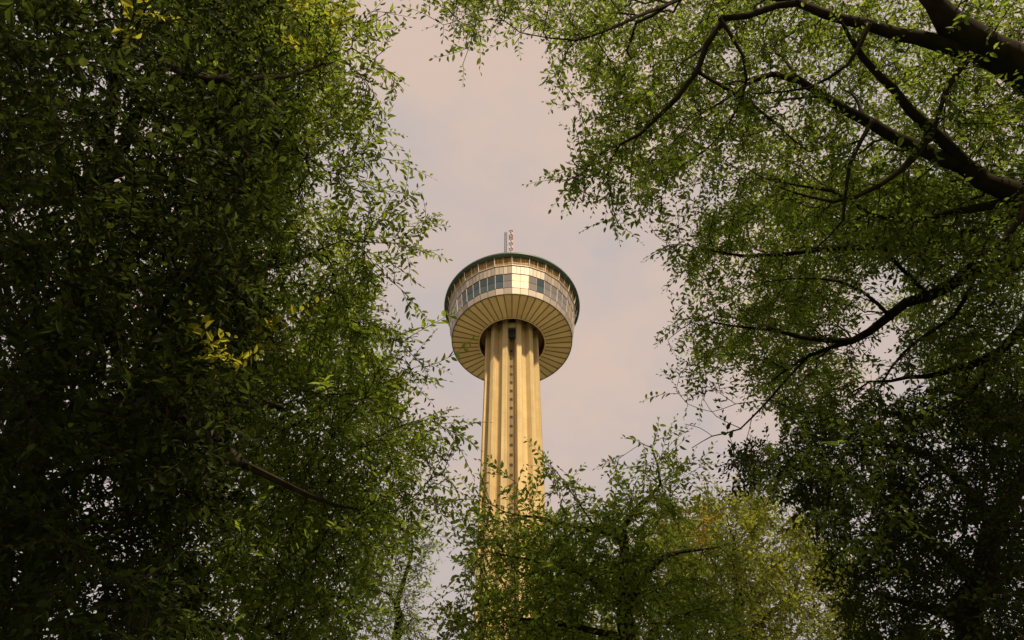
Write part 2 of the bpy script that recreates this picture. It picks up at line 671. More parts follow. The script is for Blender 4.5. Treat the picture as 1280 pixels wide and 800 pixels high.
def shoots(lines, n, spread, seed):
    """Points strung along slender shoots that stick out of a crown; each line is a list of (px, py, distance)."""
    r = np.random.default_rng(seed)
    out = []
    for ln in lines:
        P = np.array([at(*q) for q in ln])
        L = np.linalg.norm(np.diff(P, axis=0), axis=1).sum()
        m_ = max(4, int(n * L))
        t = r.uniform(0, len(P) - 1, m_)
        i = np.minimum(t.astype(int), len(P) - 2)
        f_ = (t - i)[:, None]
        w = spread * (1.25 - t / (len(P) - 1))[:, None]
        out.append(P[i] * (1 - f_) + P[i + 1] * f_ + r.normal(0, 1, (m_, 3)) * w)
    return np.concatenate(out)


def colonise(nodes, parent, attr, step, kill, reach, seed, iters=160, droop=0.0):
    """Space colonisation: boughs grow towards free points until each is reached."""
    r = np.random.default_rng(seed)
    nodes = [np.array(p, float) for p in nodes]
    parent = list(parent)
    N = np.array(nodes)
    best = np.full(len(attr), 1e9)
    bi = np.zeros(len(attr), int)
    for c in range(0, len(N), 400):
        dd = np.linalg.norm(attr[:, None] - N[None, c:c + 400], axis=2)
        j = dd.argmin(1)
        v = dd[np.arange(len(attr)), j]
        k = v < best
        best[k] = v[k]
        bi[k] = j[k] + c
    stuck = {}
    for it in range(iters):
        live = best > kill
        attr, best, bi = attr[live], best[live], bi[live]
        if len(attr) == 0:
            break
        use = best < reach if (best < reach).any() else np.ones(len(best), bool)
        N = np.array(nodes)
        d = attr[use] - N[bi[use]]
        d /= np.linalg.norm(d, axis=1, keepdims=True)
        acc = np.zeros((len(nodes), 3))
        np.add.at(acc, bi[use], d)
        idx = np.unique(bi[use])
        new = []
        for i in idx:
            v = acc[i]
            v = v / (np.linalg.norm(v) + 1e-6)
            if parent[i] >= 0:
                pd = nodes[i] - nodes[parent[i]]
                v = v + 0.45 * pd / (np.linalg.norm(pd) + 1e-6)
            v = v + r.normal(0, .22, 3) + np.array([0, 0, -droop])
            v /= np.linalg.norm(v) + 1e-6
            stuck[i] = stuck.get(i, 0) + 1
            if stuck[i] > 5:
                continue
            new.append((i, nodes[i] + v * step))
        if not new:
            far = ~np.isin(bi, [i for i in idx])
            if not far.any():
                break
            attr, best, bi = attr[far], best[far], bi[far]
            continue
        base = len(nodes)
        for i, p in new:
            parent.append(i)
            nodes.append(p)
        NN = np.array([p for _, p in new])
        dd = np.linalg.norm(attr[:, None] - NN[None], axis=2)
        j = dd.argmin(1)
        v = dd[np.arange(len(attr)), j]
        k = v < best
        best[k] = v[k]
        bi[k] = j[k] + base
    return np.array(nodes), np.array(parent)


def spray_template(seed, nleaf, length, leaf, aspect, simple):
    """A twig with leaves set alternately along it. Returns verts, faces of leaves and of the stem."""
    r = np.random.default_rng(seed)
    V, Fc, S, SF = [], [], [], []
    zz = lambda x: -0.22 * x * x / length
    side = 1
    bend = r.uniform(-.5, .5)
    yy = lambda x: bend * x * x / length * 0.5
    for i in range(nleaf):
        x = length * (0.12 + 0.88 * (i + r.uniform(-.2, .2)) / max(1, nleaf - 1))
        ang = R(r.uniform(38, 68)) * side
        if i == nleaf - 1:
            ang = R(r.uniform(-10, 10))
        side = -side
        L = leaf * r.uniform(.5, 1.2) * (0.7 + 0.5 * math.sin(math.pi * min(1, (i + 1) / nleaf)))
        W = L * aspect * r.uniform(.85, 1.15)
        roll = r.normal(0, .45)
        pit = r.normal(-.15, .3)
        d = np.array([math.cos(ang) * math.cos(pit), math.sin(ang) * math.cos(pit), math.sin(pit)])
        up = np.array([0, 0, 1.0])
        s = np.cross(up, d)
        s /= np.linalg.norm(s)
        nn = np.cross(d, s)
        s2 = s * math.cos(roll) + nn * math.sin(roll)
        n2 = -s * math.sin(roll) + nn * math.cos(roll)
        b0 = np.array([x, yy(x), zz(x)]) + d * leaf * 0.10
        k = len(V)
        if simple:
            V += [b0, b0 + d * L * .48 + s2 * W * .5, b0 + d * L, b0 + d * L * .48 - s2 * W * .5]
            Fc.append((k, k + 1, k + 2, k + 3))
        else:
            f = n2 * W * 0.16
            tipd = -n2 * L * r.uniform(-.05, .32)
            V += [b0, b0 + d * L * .30 + s2 * W * .47 + f, b0 + d * L * .66 + s2 * W * .40 + f, b0 + d * L + tipd,
                  b0 + d * L * .66 - s2 * W * .40 + f, b0 + d * L * .30 - s2 * W * .47 + f]
            Fc += [(k, k + 1, k + 2, k + 3), (k, k + 3, k + 4, k + 5)]
    # stem: thin three sided tube
    ns = 4
    for i in range(ns + 1):
        x = length * i / ns
        w = 0.0028 * (1 - .6 * i / ns) * (leaf / .055)
        for q in range(3):
            a = 2 * math.pi * q / 3
            S.append((x, yy(x) + w * math.cos(a), zz(x) + w * math.sin(a)))
    for i in range(ns):
        for q in range(3):
            SF.append((i * 3 + q, i * 3 + (q + 1) % 3, (i + 1) * 3 + (q + 1) % 3, (i + 1) * 3 + q))
    return np.array(V), np.array(Fc), np.array(S), np.array(SF)


def tube_chain(pts, rad, k):
    n = len(pts)
    t = np.gradient(pts, axis=0) if n > 2 else np.repeat((pts[1] - pts[0])[None], 2, 0)
    t /= np.linalg.norm(t, axis=1, keepdims=True) + 1e-9
    ref = np.array([0, 0, 1.0]) if abs(t[0][2]) < .9 else np.array([1.0, 0, 0])
    V = []
    s = np.cross(t[0], ref)
    s /= np.linalg.norm(s)
    for i in range(n):
        s = s - t[i] * (s @ t[i])
        s /= np.linalg.norm(s) + 1e-9
        b = np.cross(t[i], s)
        a = 2 * np.pi * np.arange(k) / k
        V.append(pts[i] + rad[i] * (np.cos(a)[:, None] * s + np.sin(a)[:, None] * b))
    V = np.concatenate(V)
    i, j = np.meshgrid(np.arange(n - 1), np.arange(k), indexing='ij')
    j2 = (j + 1) % k
    Fq = np.stack([i * k + j, i * k + j2, (i + 1) * k + j2, (i + 1) * k + j], -1).reshape(-1, 4)
    return V, Fq


def np_mesh(name, V, Fq, mats, mi, parent, origin, smooth):
    me = bpy.data.meshes.new(name)
    V = (V - origin).astype(np.float32)
    me.vertices.add(len(V))
    me.vertices.foreach_set("co", V.ravel())
    me.loops.add(Fq.size)
    me.loops.foreach_set("vertex_index", Fq.astype(np.int32).ravel())
    me.polygons.add(len(Fq))
    me.polygons.foreach_set("loop_start", np.arange(0, Fq.size, 4, dtype=np.int32))
    me.polygons.foreach_set("loop_total", np.full(len(Fq), 4, dtype=np.int32))
    for m_ in mats:
        me.materials.append(m_)
    me.polygons.foreach_set("material_index", np.asarray(mi, np.int32))
    me.polygons.foreach_set("use_smooth", np.full(len(Fq), smooth))
    me.update(calc_edges=True)
    o = bpy.data.objects.new(name, me)
    col.objects.link(o)
    o.parent = parent
    return o


def tree(name, label, trunk, boughs, attr, leaf_m, leaf=0.055, aspect=0.5, nleaf=11, slen=0.36, step=0.2, kill=0.24, reach=2.2,
         seed=1, density=1.0, simple=False, droop=0.05, bare=(), thick=0.03, young=None, patch_m=None, plane=0.5, tip_r=0.0035):
    """trunk: list of (xyz, radius) from the ground up. boughs: lists of (xyz, radius) that begin at a bough or at the trunk."""
    r = np.random.default_rng(seed)
    nodes, par, rad0 = [], [], []

    def add_line(pl, attach):
        last = attach
        P = [np.array(p, float) for p, _ in pl]
        Q = [q for _, q in pl]
        if last >= 0:
            Q[-1] = min(Q[-1], .006)                     # every bough runs out into a twig
            P = [nodes[last]] + P
            Q = [min(rad0[last], Q[0] * 1.15)] + Q
        # Catmull-Rom through the points
        E = [2 * P[0] - P[1]] + P + [2 * P[-1] - P[-2]]
        for i in range(len(P) - 1):
            p0, p1, p2, p3 = E[i], E[i + 1], E[i + 2], E[i + 3]
            n = max(2, int(np.linalg.norm(p2 - p1) / step))
            for s in range(1, n + 1):
                t = s / n
                c = .5 * ((2 * p1) + (-p0 + p2) * t + (2 * p0 - 5 * p1 + 4 * p2 - p3) * t * t + (-p0 + 3 * p1 - 3 * p2 + p3) * t ** 3)
                q = Q[i] * (1 - t) + Q[i + 1] * t
                if last < 0 and not nodes:
                    nodes.append(P[0])
                    par.append(-1)
                    rad0.append(Q[0])
                    last = 0
                c = c + r.normal(0, min(.02, q * .35), 3)
                nodes.append(c)
                par.append(last)
                rad0.append(q)
                last = len(nodes) - 1

    add_line(trunk, -1)
    ntrunk = len(nodes)
    for b in boughs:
        A = np.array(nodes)
        add_line(b, int(np.linalg.norm(A - np.array(b[0][0]), axis=1).argmin()))
    nseed = len(nodes)
    skip = set()
    for b in bare:
        A = np.array(nodes)
        k0 = len(nodes)
        add_line(b, int(np.linalg.norm(A - np.array(b[0][0]), axis=1).argmin()))
        skip |= set(range(k0, len(nodes)))
    grow_idx = [i for i in range(len(nodes)) if i not in skip]
    N, Pn = colonise(nodes, par, attr, step, kill, reach, seed, droop=droop)
    n = len(N)
    # pipe model radii and tips below each node
    tips = np.zeros(n)
    kids = np.zeros(n, int)
    for i in range(n):
        if Pn[i] >= 0:
            kids[Pn[i]] += 1
    E = 2.35
    acc = np.zeros(n)
    for i in range(n - 1, -1, -1):
        if kids[i] == 0:
            acc[i] = tip_r ** E
            tips[i] = 1
        if Pn[i] >= 0:
            acc[Pn[i]] += acc[i]
            tips[Pn[i]] += tips[i]
    rad = acc ** (1 / E)
    rad[:len(rad0)] = np.maximum(np.array(rad0), 0.004)
    for i in range(len(rad0), n):
        rad[i] = min(rad[i], rad[Pn[i]] * 0.92)
    rad = np.maximum(rad, tip_r * .8)
    main = np.full(n, -1)
    for i in range(n):
        p = Pn[i]
        if p >= 0 and (main[p] < 0 or rad[i] > rad[main[p]]):
            main[p] = i
    base = np.array(trunk[0][0], float)
    root = empty(name, base, label, "tree", None)
    chains = []
    for i in range(n):
        if i == 0 or main[Pn[i]] != i:
            ch = [] if i == 0 else [Pn[i]]
            k = i
            while k >= 0:
                ch.append(k)
                k = main[k]
            chains.append(ch)
    thin_V, thin_F, off = [], [], 0
    nb = 0
    for ch in chains:
        if len(ch) < 2:
            continue
        rr = rad[ch].copy()
        if ch[0] != 0:
            rr[0] = min(rr[0], rr[1] * 1.1)
        big = rr[1]
        if ch[0] == 0:
            rr[0] *= 1.35
            V, Fq = tube_chain(N[ch], rr, 14)
            np_mesh("trunk", V, Fq, [bark], np.zeros(len(Fq)), root, base, True)
        elif big > thick and nb < 90:
            V, Fq = tube_chain(N[ch], rr, 9)
            np_mesh("branch", V, Fq, [bark], np.zeros(len(Fq)), root, base, True)
            nb += 1
        else:
            V, Fq = tube_chain(N[ch], rr, 5 if big > .012 else 3)
            thin_V.append(V)
            thin_F.append(Fq + off)
            off += len(V)
    # sprays of leaves on all thin wood
    temps = [spray_template(seed * 31 + q, max(4, int(nleaf * f_)), slen * f_ * g_, leaf, aspect, simple)
             for q, (f_, g_) in enumerate([(1, 1), (1.2, 1), (.8, 1.05), (.6, 1.1), (1.0, .85), (.9, 1.0), (1.3, 1.05), (.7, .9)])]
    cand = np.array([i for i in range(ntrunk, n) if i not in skip and tips[i] <= 9 and (i >= nseed or rad[i] < 0.02)])
    posl, dirl = [], []
    for i in cand:
        d = N[i] - N[Pn[i]]
        d /= np.linalg.norm(d) + 1e-9
        cnt = r.poisson(1.15 * DEN * density * (1.3 if tips[i] <= 3 else .7))
        if kids[i] == 0:
            cnt += 1
        for q in range(cnt):
            v = d * (1.6 if (q == 0 and kids[i] == 0) else .6) + r.normal(0, .55, 3)
            v[2] = v[2] * .75 - 0.12
            v /= np.linalg.norm(v) + 1e-9
            posl.append(N[i] - d * step * r.uniform(0, 1))
            dirl.append(v)
    pos, X = np.array(posl), np.array(dirl)
    Zu = np.array([0, 0, 1.0]) + r.normal(0, plane, (len(pos), 3))
    Y = np.cross(Zu, X)
    Y /= np.linalg.norm(Y, axis=1, keepdims=True) + 1e-9
    Z = np.cross(X, Y)
    M = np.stack([X, Y, Z], -1) * r.uniform(.75, 1.2, len(pos))[:, None, None]
    which = r.integers(0, len(temps), len(pos))
    in_patch = np.zeros(len(pos), bool)  # sprays in chosen patches take a second leaf colour, mainly painted sunlight
    if young is not None:
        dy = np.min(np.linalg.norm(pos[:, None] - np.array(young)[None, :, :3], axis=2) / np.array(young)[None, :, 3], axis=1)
        in_patch = dy < 1
    VV, FF, MI = list(thin_V), list(thin_F), [np.zeros(sum(len(f) for f in thin_F), int)]
    nl = 0
    for q, (V, Fc, S, SF) in enumerate(temps):
        for yg in (False, True):
            k = (which == q) & (in_patch == yg)
            if not k.any():
                continue
            m_, p_ = M[k], pos[k]
            LV = (np.einsum('nij,vj->nvi', m_, V) + p_[:, None]).reshape(-1, 3)
            LF = (Fc[None] + (np.arange(len(m_)) * len(V))[:, None, None]).reshape(-1, 4)
            VV.append(LV)
            FF.append(LF + off)
            off += len(LV)
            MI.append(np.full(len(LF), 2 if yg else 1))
            nl += len(LF)
            SV = (np.einsum('nij,vj->nvi', m_, S) + p_[:, None]).reshape(-1, 3)
            SFF = (SF[None] + (np.arange(len(m_)) * len(S))[:, None, None]).reshape(-1, 4)
            VV.append(SV)
            FF.append(SFF + off)
            off += len(SV)
            MI.append(np.zeros(len(SFF), int))
    np_mesh("crown", np.concatenate(VV), np.concatenate(FF), [bark, leaf_m, patch_m or leaf_m], np.concatenate(MI), root, base, False)
    print(name, "nodes", n, "sprays", len(pos), "leaf faces", nl, "branches", nb)
    return root


def A(px, py, d, r):
    return (at(px, py, d), r)


elm_leaf = leaf_mat("elm_leaf", (0.014, 0.027, 0.007), (0.095, 0.148, 0.026), (0.54, 0.70, 0.075), 0.50, 0.10)
dark_leaf = leaf_mat("shade_toned_leaf", (0.008, 0.013, 0.004), (0.028, 0.044, 0.010), (0.12, 0.165, 0.022), 0.42, 0.06)  # crown shade worked into the leaf colour
painted_sun_leaf = leaf_mat("painted_sun_leaf", (0.14, 0.15, 0.02), (0.28, 0.27, 0.03), (0.75, 0.72, 0.07), 0.58, 0.05)  # sunlight on single sprays, painted as a bright yellow leaf colour
pecan_leaf = leaf_mat("broad_leaf", (0.015, 0.027, 0.008), (0.082, 0.126, 0.028), (0.45, 0.60, 0.07), 0.50, 0.08)
gold_leaf = leaf_mat("yellowing_leaf", (0.040, 0.060, 0.014), (0.150, 0.175, 0.034), (0.50, 0.54, 0.07), 0.50, 0.05)
orange_leaf = leaf_mat("orange_leaf", (0.24, 0.14, 0.02), (0.40, 0.22, 0.03), (0.6, 0.32, 0.03), 0.5, 0.05)


def ground_under(p):
    return np.array([p[0], p[1], -0.15])


# 1 the dark broad tree along the left edge
t0 = at(28, 780, 8.0)
P1 = [(0, -60), (330, -60), (350, 120), (300, 300), (310, 520), (250, 700), (230, 800), (-60, 830), (-80, 300)]
tree("tree", "dense dark tree with a black upright trunk filling the left edge",
     [(ground_under(t0), .20), A(24, 800, 8.0, .13), A(34, 640, 8.2, .11), A(60, 520, 8.4, .08), A(90, 400, 8.4, .065), A(110, 250, 8.2, .05), A(140, 120, 8.0, .03)],
     [[A(90, 400, 8.4, .05), A(160, 300, 7.6, .035), A(210, 250, 6.6, .035)],
      [A(34, 640, 8.2, .06), A(100, 590, 7.6, .045), A(150, 600, 7.0, .032), A(165, 680, 6.2, .03)],
      [A(60, 520, 8.4, .05), A(50, 400, 7.6, .035), A(20, 280, 6.5, .04)],
      [A(110, 250, 8.2, .04), A(60, 160, 7.4, .03), A(30, 60, 6.2, .03)]],
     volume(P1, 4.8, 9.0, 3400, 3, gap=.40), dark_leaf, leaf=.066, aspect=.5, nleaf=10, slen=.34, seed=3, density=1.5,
     young=[tuple(at(x, y, d)) + (q,) for x, y, d, q in ((178, 205, 5.2, .16), (180, 55, 5.2, .15), (270, 405, 5.6, .25), (310, 450, 5.6, .2), (88, 310, 5.2, .08), (205, 30, 5.4, .22))], patch_m=painted_sun_leaf)  # sun flecks given to these sprays as leaf colour

# 2 the finer tree whose sprays frame the tower on the left
P2 = [(240, -40), (420, -30), (425, 30), (395, 80), (445, 130), (450, 190), (400, 215), (390, 250), (455, 290), (450, 330), (430, 345), (470, 390), (455, 430),
      (490, 475), (505, 540), (515, 590), (490, 640), (460, 700), (440, 830), (180, 830), (200, 500), (240, 250)]
P2B = [(300, 330), (430, 345), (468, 390), (455, 430), (490, 475), (505, 540), (515, 590), (485, 640), (455, 700), (430, 830), (300, 830)]
S2 = [[(390, 95, 8.0), (450, 70, 7.8), (505, 20, 7.7)], [(400, 40, 8.0), (470, 10, 7.8)], [(420, 150, 8.0), (480, 120, 7.8), (515, 130, 7.7)], [(430, 165, 7.8), (470, 190, 7.7), (503, 205, 7.6)],
      [(440, 285, 7.8), (500, 262, 7.6), (535, 258, 7.5)], [(450, 300, 7.8), (500, 285, 7.6), (550, 288, 7.4)], [(450, 320, 8.0), (515, 332, 7.8)], [(470, 370, 8.0), (520, 385, 7.9)],
      [(455, 400, 8.0), (525, 420, 7.8)], [(480, 460, 8.0), (545, 462, 7.9)], [(500, 530, 8.2), (572, 545, 8.0)], [(500, 570, 8.2), (570, 585, 8.0)],
      [(500, 610, 8.4), (565, 625, 8.2)], [(490, 670, 8.4), (550, 660, 8.3)], [(430, 225, 8.2), (475, 225, 8.0)], [(380, 230, 8.4), (420, 245, 8.2)]]
t0 = at(-60, 800, 9.5)
tree("tree", "fine leaved tree whose long feathery sprays edge the sky just left of the tower",
     [(ground_under(t0), .24), A(-40, 800, 9.5, .2), A(-20, 650, 9.6, .17), A(20, 540, 9.4, .14), A(60, 440, 9.2, .11), A(120, 250, 9.2, .08), A(150, 60, 9.0, .05)],
     [[A(20, 540, 9.4, .09), A(110, 515, 7.2, .065), A(165, 510, 6.1, .055), A(232, 522, 5.8, .048), A(262, 562, 5.9, .040), A(330, 592, 6.4, .028), A(420, 632, 7.4, .018), A(480, 640, 7.8, .012)],
      [A(262, 530, 6.4, .03), A(320, 505, 7.0, .026), A(370, 520, 8.0, .022), A(430, 555, 8.0, .014)],
      [A(60, 440, 9.2, .07), A(150, 370, 8.6, .05), A(260, 340, 8.2, .035), A(350, 330, 8.0, .022), A(430, 300, 7.8, .012)],
      [A(120, 250, 9.2, .07), A(190, 130, 8.4, .055), A(270, 160, 8.2, .035), A(350, 175, 8.0, .024), A(410, 215, 7.9, .012)],
      [A(150, 60, 9.0, .05), A(230, 92, 6.4, .034), A(290, 97, 6.4, .027), A(375, 92, 7.2, .014), A(440, 60, 7.8, .008)],
      [A(-20, 650, 9.6, .08), A(120, 700, 9.0, .055), A(200, 760, 8.6, .045), A(300, 785, 8.4, .035), A(400, 760, 8.4, .02)]],
     np.concatenate([volume(P2, 7.0, 10.6, 2900, 5, gap=.57), volume(P2B, 7.4, 10.8, 1300, 55, gap=.50), shoots(S2, 80, .09, 6)]), elm_leaf, leaf=.072, aspect=.40, nleaf=13, plane=.8, slen=.44, seed=5, density=1.6,
     young=[tuple(at(x, y, d)) + (q,) for x, y, d, q in ((290, 420, 6.9, .45), (310, 460, 6.9, .3), (375, 260, 6.9, .3), (380, 20, 7.0, .35), (300, 580, 7.0, .3), (230, 310, 7, .3))], patch_m=painted_sun_leaf)  # sunlit spots in the crown, set by leaf colour

# 3 big boughs reaching in from the top right corner
P3 = [(560, -60), (580, 35), (620, 15), (665, 30), (715, 75), (755, 140), (745, 175), (745, 205), (775, 195), (810, 245), (860, 215),
      (1000, 300), (1340, 330), (1340, -60)]
S3 = [[(580, 20, 8.6), (545, 35, 8.5)], [(600, 40, 8.6), (570, 88, 8.5)], [(650, 40, 8.6), (640, 70, 8.5)], [(690, 70, 8.4), (725, 130, 8.3)], [(745, 175, 8.0), (700, 183, 7.9)],
      [(760, 200, 8.0), (710, 205, 7.8), (678, 222, 7.7)], [(755, 215, 8.0), (725, 255, 7.9)], [(800, 240, 8.2), (785, 295, 8.1)], [(830, 230, 8.2), (815, 285, 8.1)], [(540, -20, 8.8), (520, 5, 8.7)]]
tree("tree", "spreading tree with heavy dark boughs reaching in from the upper right corner",
     [((8.6, 1.6, -.15), .42), ((8.5, 1.7, 2.0), .36), ((8.2, 2.0, 4.2), .30), A(1420, 160, 9.0, .26)],
     [[A(1420, 160, 9.0, 0.2208), A(1330, 115, 8.8, 0.1932), A(1260, 75, 8.6, 0.1564), A(1190, 20, 8.4, 0.1196), A(1120, -40, 8.4, 0.0702)],
      [A(1280, 85, 8.7, 0.1288), A(1215, 68, 8.5, 0.0819), A(1150, 45, 8.3, 0.0663), A(1085, 32, 8.2, 0.0507), A(1000, 5, 8.2, 0.0390), A(900, -20, 8.2, 0.0234)],
      [A(1420, 160, 9.0, 0.1840), A(1340, 270, 9.2, 0.1564), A(1280, 245, 9.0, 0.1242), A(1230, 220, 8.9, 0.0858), A(1150, 185, 8.7, 0.0663), A(1090, 155, 8.6, 0.0546), A(1030, 122, 8.4, 0.0429), A(965, 92, 8.2, 0.0273), A(900, 130, 8.0, 0.0156)],
      [A(1230, 220, 8.9, 0.0663), A(1165, 165, 8.6, 0.0546), A(1120, 110, 8.4, 0.0390), A(1080, 72, 8.2, 0.0312), A(1045, 15, 8.0, 0.0195)],
      [A(1000, 5, 8.2, 0.0312), A(905, 25, 7.9, 0.0312), A(872, 90, 7.7, 0.0273), A(845, 122, 7.6, 0.0234), A(800, 168, 7.5, 0.0172), A(750, 192, 7.4, 0.0094)],
      [A(900, -20, 8.2, 0.0234), A(800, 20, 7.9, 0.0172), A(720, 50, 7.8, 0.0109), A(650, 40, 7.8, 0.0078)],
      [A(1280, 245, 9.0, 0.0624), A(1200, 265, 8.8, 0.0351), A(1110, 275, 8.6, 0.0250), A(1040, 240, 8.4, 0.0172), A(960, 225, 8.2, 0.0109)],
      [A(1150, 185, 8.5, .03), A(1100, 232, 8.2, .022), A(1040, 252, 8.0, .016), A(975, 235, 7.9, .010)],
      [A(1090, 155, 8.4, .024), A(1062, 205, 8.1, .018), A(1052, 275, 7.9, .012), A(1020, 310, 7.9, .008)],
      [A(1215, 68, 8.4, .03), A(1182, 112, 8.1, .022), A(1165, 170, 8.0, .014), A(1130, 215, 7.9, .009)],
      [A(1085, 32, 8.1, .026), A(1060, 80, 7.9, .018), A(1010, 110, 7.8, .012), A(940, 118, 7.8, .009)],
      [A(900, 25, 7.8, .022), A(930, 70, 7.7, .016), A(925, 130, 7.7, .011), A(890, 180, 7.7, .008)],
      [A(1280, 245, 8.9, .04), A(1255, 300, 8.6, .026), A(1200, 330, 8.4, .016)],
      [A(872, 90, 7.7, 0.0187), A(940, 130, 7.8, 0.0156), A(1010, 190, 8.0, 0.0094)]],
     np.concatenate([volume(P3, 8.0, 11.8, 4200, 8, gap=.55), shoots(S3, 80, .08, 9)]), pecan_leaf, tip_r=.0046, leaf=.062, aspect=.45, nleaf=9, slen=.30, seed=8, density=1.5,
     young=[tuple(at(x, y, d)) + (q,) for x, y, d, q in ((1090, 260, 6.8, .25), (1000, 330, 6.8, .2))], patch_m=painted_sun_leaf)  # small sun spots coloured into the leaves

# 4 the tree in the right middle, with a bare snag at its lower left
P4 = [(885, 265), (860, 320), (875, 380), (855, 430), (880, 465), (925, 480), (990, 520), (1340, 540), (1340, 220), (1000, 230)]
S4 = [[(880, 270, 9.6), (830, 315, 9.5)], [(870, 330, 9.6), (825, 330, 9.5)], [(880, 380, 9.6), (835, 395, 9.5)], [(870, 410, 9.6), (818, 430, 9.5)], [(870, 440, 9.6), (845, 478, 9.5)],
      [(910, 470, 9.6), (880, 490, 9.5)], [(860, 290, 9.8), (845, 255, 9.7)]]
tree("tree", "airy tree hanging over the right side with bare grey twigs at its lower end",
     [((9.6, 5.6, -.15), .30), ((9.6, 5.7, 2.5), .26), ((9.4, 5.9, 4.8), .22), A(1400, 330, 11.0, .18), A(1420, 180, 11.2, .09)],
     [[A(1400, 330, 11.0, .15), A(1340, 320, 10.8, .11), A(1280, 325, 10.5, .085), A(1220, 340, 10.3, .075), A(1160, 368, 10.1, .06), A(1112, 395, 10.0, .05), A(1065, 428, 9.9, .04), A(1000, 418, 9.7, .028), A(940, 410, 9.6, .016), A(870, 400, 9.4, .01)],
      [A(1340, 320, 10.8, .09), A(1290, 400, 10.5, .06), A(1230, 450, 10.2, .045), A(1160, 470, 10.0, .028), A(1060, 480, 9.8, .018)],
      [A(1160, 368, 9.9, .03), A(1122, 332, 9.5, .02), A(1085, 285, 9.3, .012), A(1040, 265, 9.2, .008)],
      [A(1112, 395, 9.9, .026), A(1075, 362, 9.5, .017), A(1020, 348, 9.3, .011), A(960, 352, 9.2, .008)],
      [A(1220, 340, 10.1, .03), A(1190, 395, 9.8, .022), A(1130, 440, 9.5, .015), A(1090, 500, 9.4, .01)],
      [A(1240, 445, 10.1, .03), A(1215, 490, 9.8, .02), A(1160, 520, 9.6, .012)],
      [A(1065, 428, 9.9, .028), A(1010, 445, 9.7, .02), A(960, 480, 9.5, .012)],
      [A(1400, 330, 11.0, .10), A(1300, 260, 10.6, .06), A(1180, 300, 10.2, .045), A(1050, 310, 9.9, .03), A(940, 320, 9.6, .018), A(870, 310, 9.4, .01)]],
     np.concatenate([volume(P4, 9.2, 13.4, 3900, 13, gap=.55), shoots(S4, 80, .10, 14)]), pecan_leaf, tip_r=.0042, leaf=.068, aspect=.42, nleaf=10, slen=.36, seed=13, density=1.5,
     bare=[[A(1010, 445, 9.7, .016), A(960, 500, 9.6, .012), A(925, 535, 9.5, .009), A(890, 545, 9.5, .006), A(865, 560, 9.4, .003)],
           [A(925, 535, 9.5, .006), A(895, 520, 9.5, .005), A(880, 500, 9.5, .003)],
           [A(960, 500, 9.6, .006), A(920, 505, 9.6, .005), A(890, 515, 9.6, .004), A(860, 505, 9.6, .003)],
           [A(890, 545, 9.5, .004), A(875, 535, 9.5, .003), A(856, 530, 9.5, .0025)],
           [A(940, 520, 9.5, .005), A(930, 560, 9.5, .004), A(905, 590, 9.5, .003)]])

# 5 the young tree in front of the foot of the tower
P5 = [(830, 610), (790, 650), (740, 655), (700, 640), (650, 650), (615, 650), (605, 700), (600, 745), (575, 830), (940, 830), (900, 735), (855, 690), (850, 640)]
S5 = [[(792, 660, 10.5), (815, 600, 10.6), (822, 535, 10.7)], [(800, 620, 10.6), (785, 585, 10.5), (768, 575, 10.5)], [(820, 590, 10.6), (850, 585, 10.7), (880, 578, 10.8)], [(790, 640, 10.3), (770, 610, 10.2)],
      [(740, 660, 10.3), (715, 620, 10.2), (712, 592, 10.1)], [(700, 655, 10.2), (690, 610, 10.1), (684, 582, 10.0)], [(670, 660, 10.1), (655, 615, 10), (652, 597, 10)], [(640, 660, 10), (618, 620, 9.9), (612, 598, 9.9)],
      [(620, 660, 10), (585, 640, 9.9), (565, 628, 9.8)], [(610, 690, 10), (575, 690, 9.9)], [(600, 720, 10), (570, 735, 9.9), (550, 760, 9.8)], [(590, 770, 10), (545, 785, 9.9)], [(840, 640, 10.6), (835, 600, 10.6)],
      [(765, 660, 10.4), (750, 625, 10.3)], [(620, 640, 10), (640, 625, 10)]]
t0 = at(790, 830, 10.5)
tree("tree", "young tree with slender upright shoots in front of the lower tower",
     [(ground_under(t0), .16), A(788, 830, 10.5, .11), A(783, 760, 10.5, .085), A(779, 682, 10.6, .06), A(792, 640, 10.7, .035), A(826, 605, 10.8, .02), A(815, 560, 10.8, .009)],
     [[A(779, 682, 10.6, .045), A(748, 665, 10.4, .03), A(690, 652, 10.2, .02), A(630, 640, 10, .01)],
      [A(788, 760, 10.5, .05), A(812, 715, 10.8, .045), A(838, 692, 11.0, .035), A(900, 684, 11.2, .02)],
      [A(783, 760, 10.5, .05), A(720, 715, 10.2, .03), A(665, 700, 10.0, .018), A(610, 690, 9.8, .01)],
      [A(785, 800, 10.5, .05), A(700, 780, 10.0, .03), A(630, 770, 9.8, .018)],
      [A(748, 665, 10.4, .015), A(725, 630, 10.4, .010), A(700, 595, 10.4, .006)]],
     np.concatenate([volume([(600, 645), (700, 640), (720, 810), (570, 810)], 9.4, 12, 90, 57, gap=.50), volume(P5, 9.2, 12.4, 1300, 17, gap=.58), shoots(S5, 60, .10, 18)]), elm_leaf, leaf=.078, aspect=.44, nleaf=10, slen=.42, seed=17, plane=0.8, density=1.5, droop=-.02)

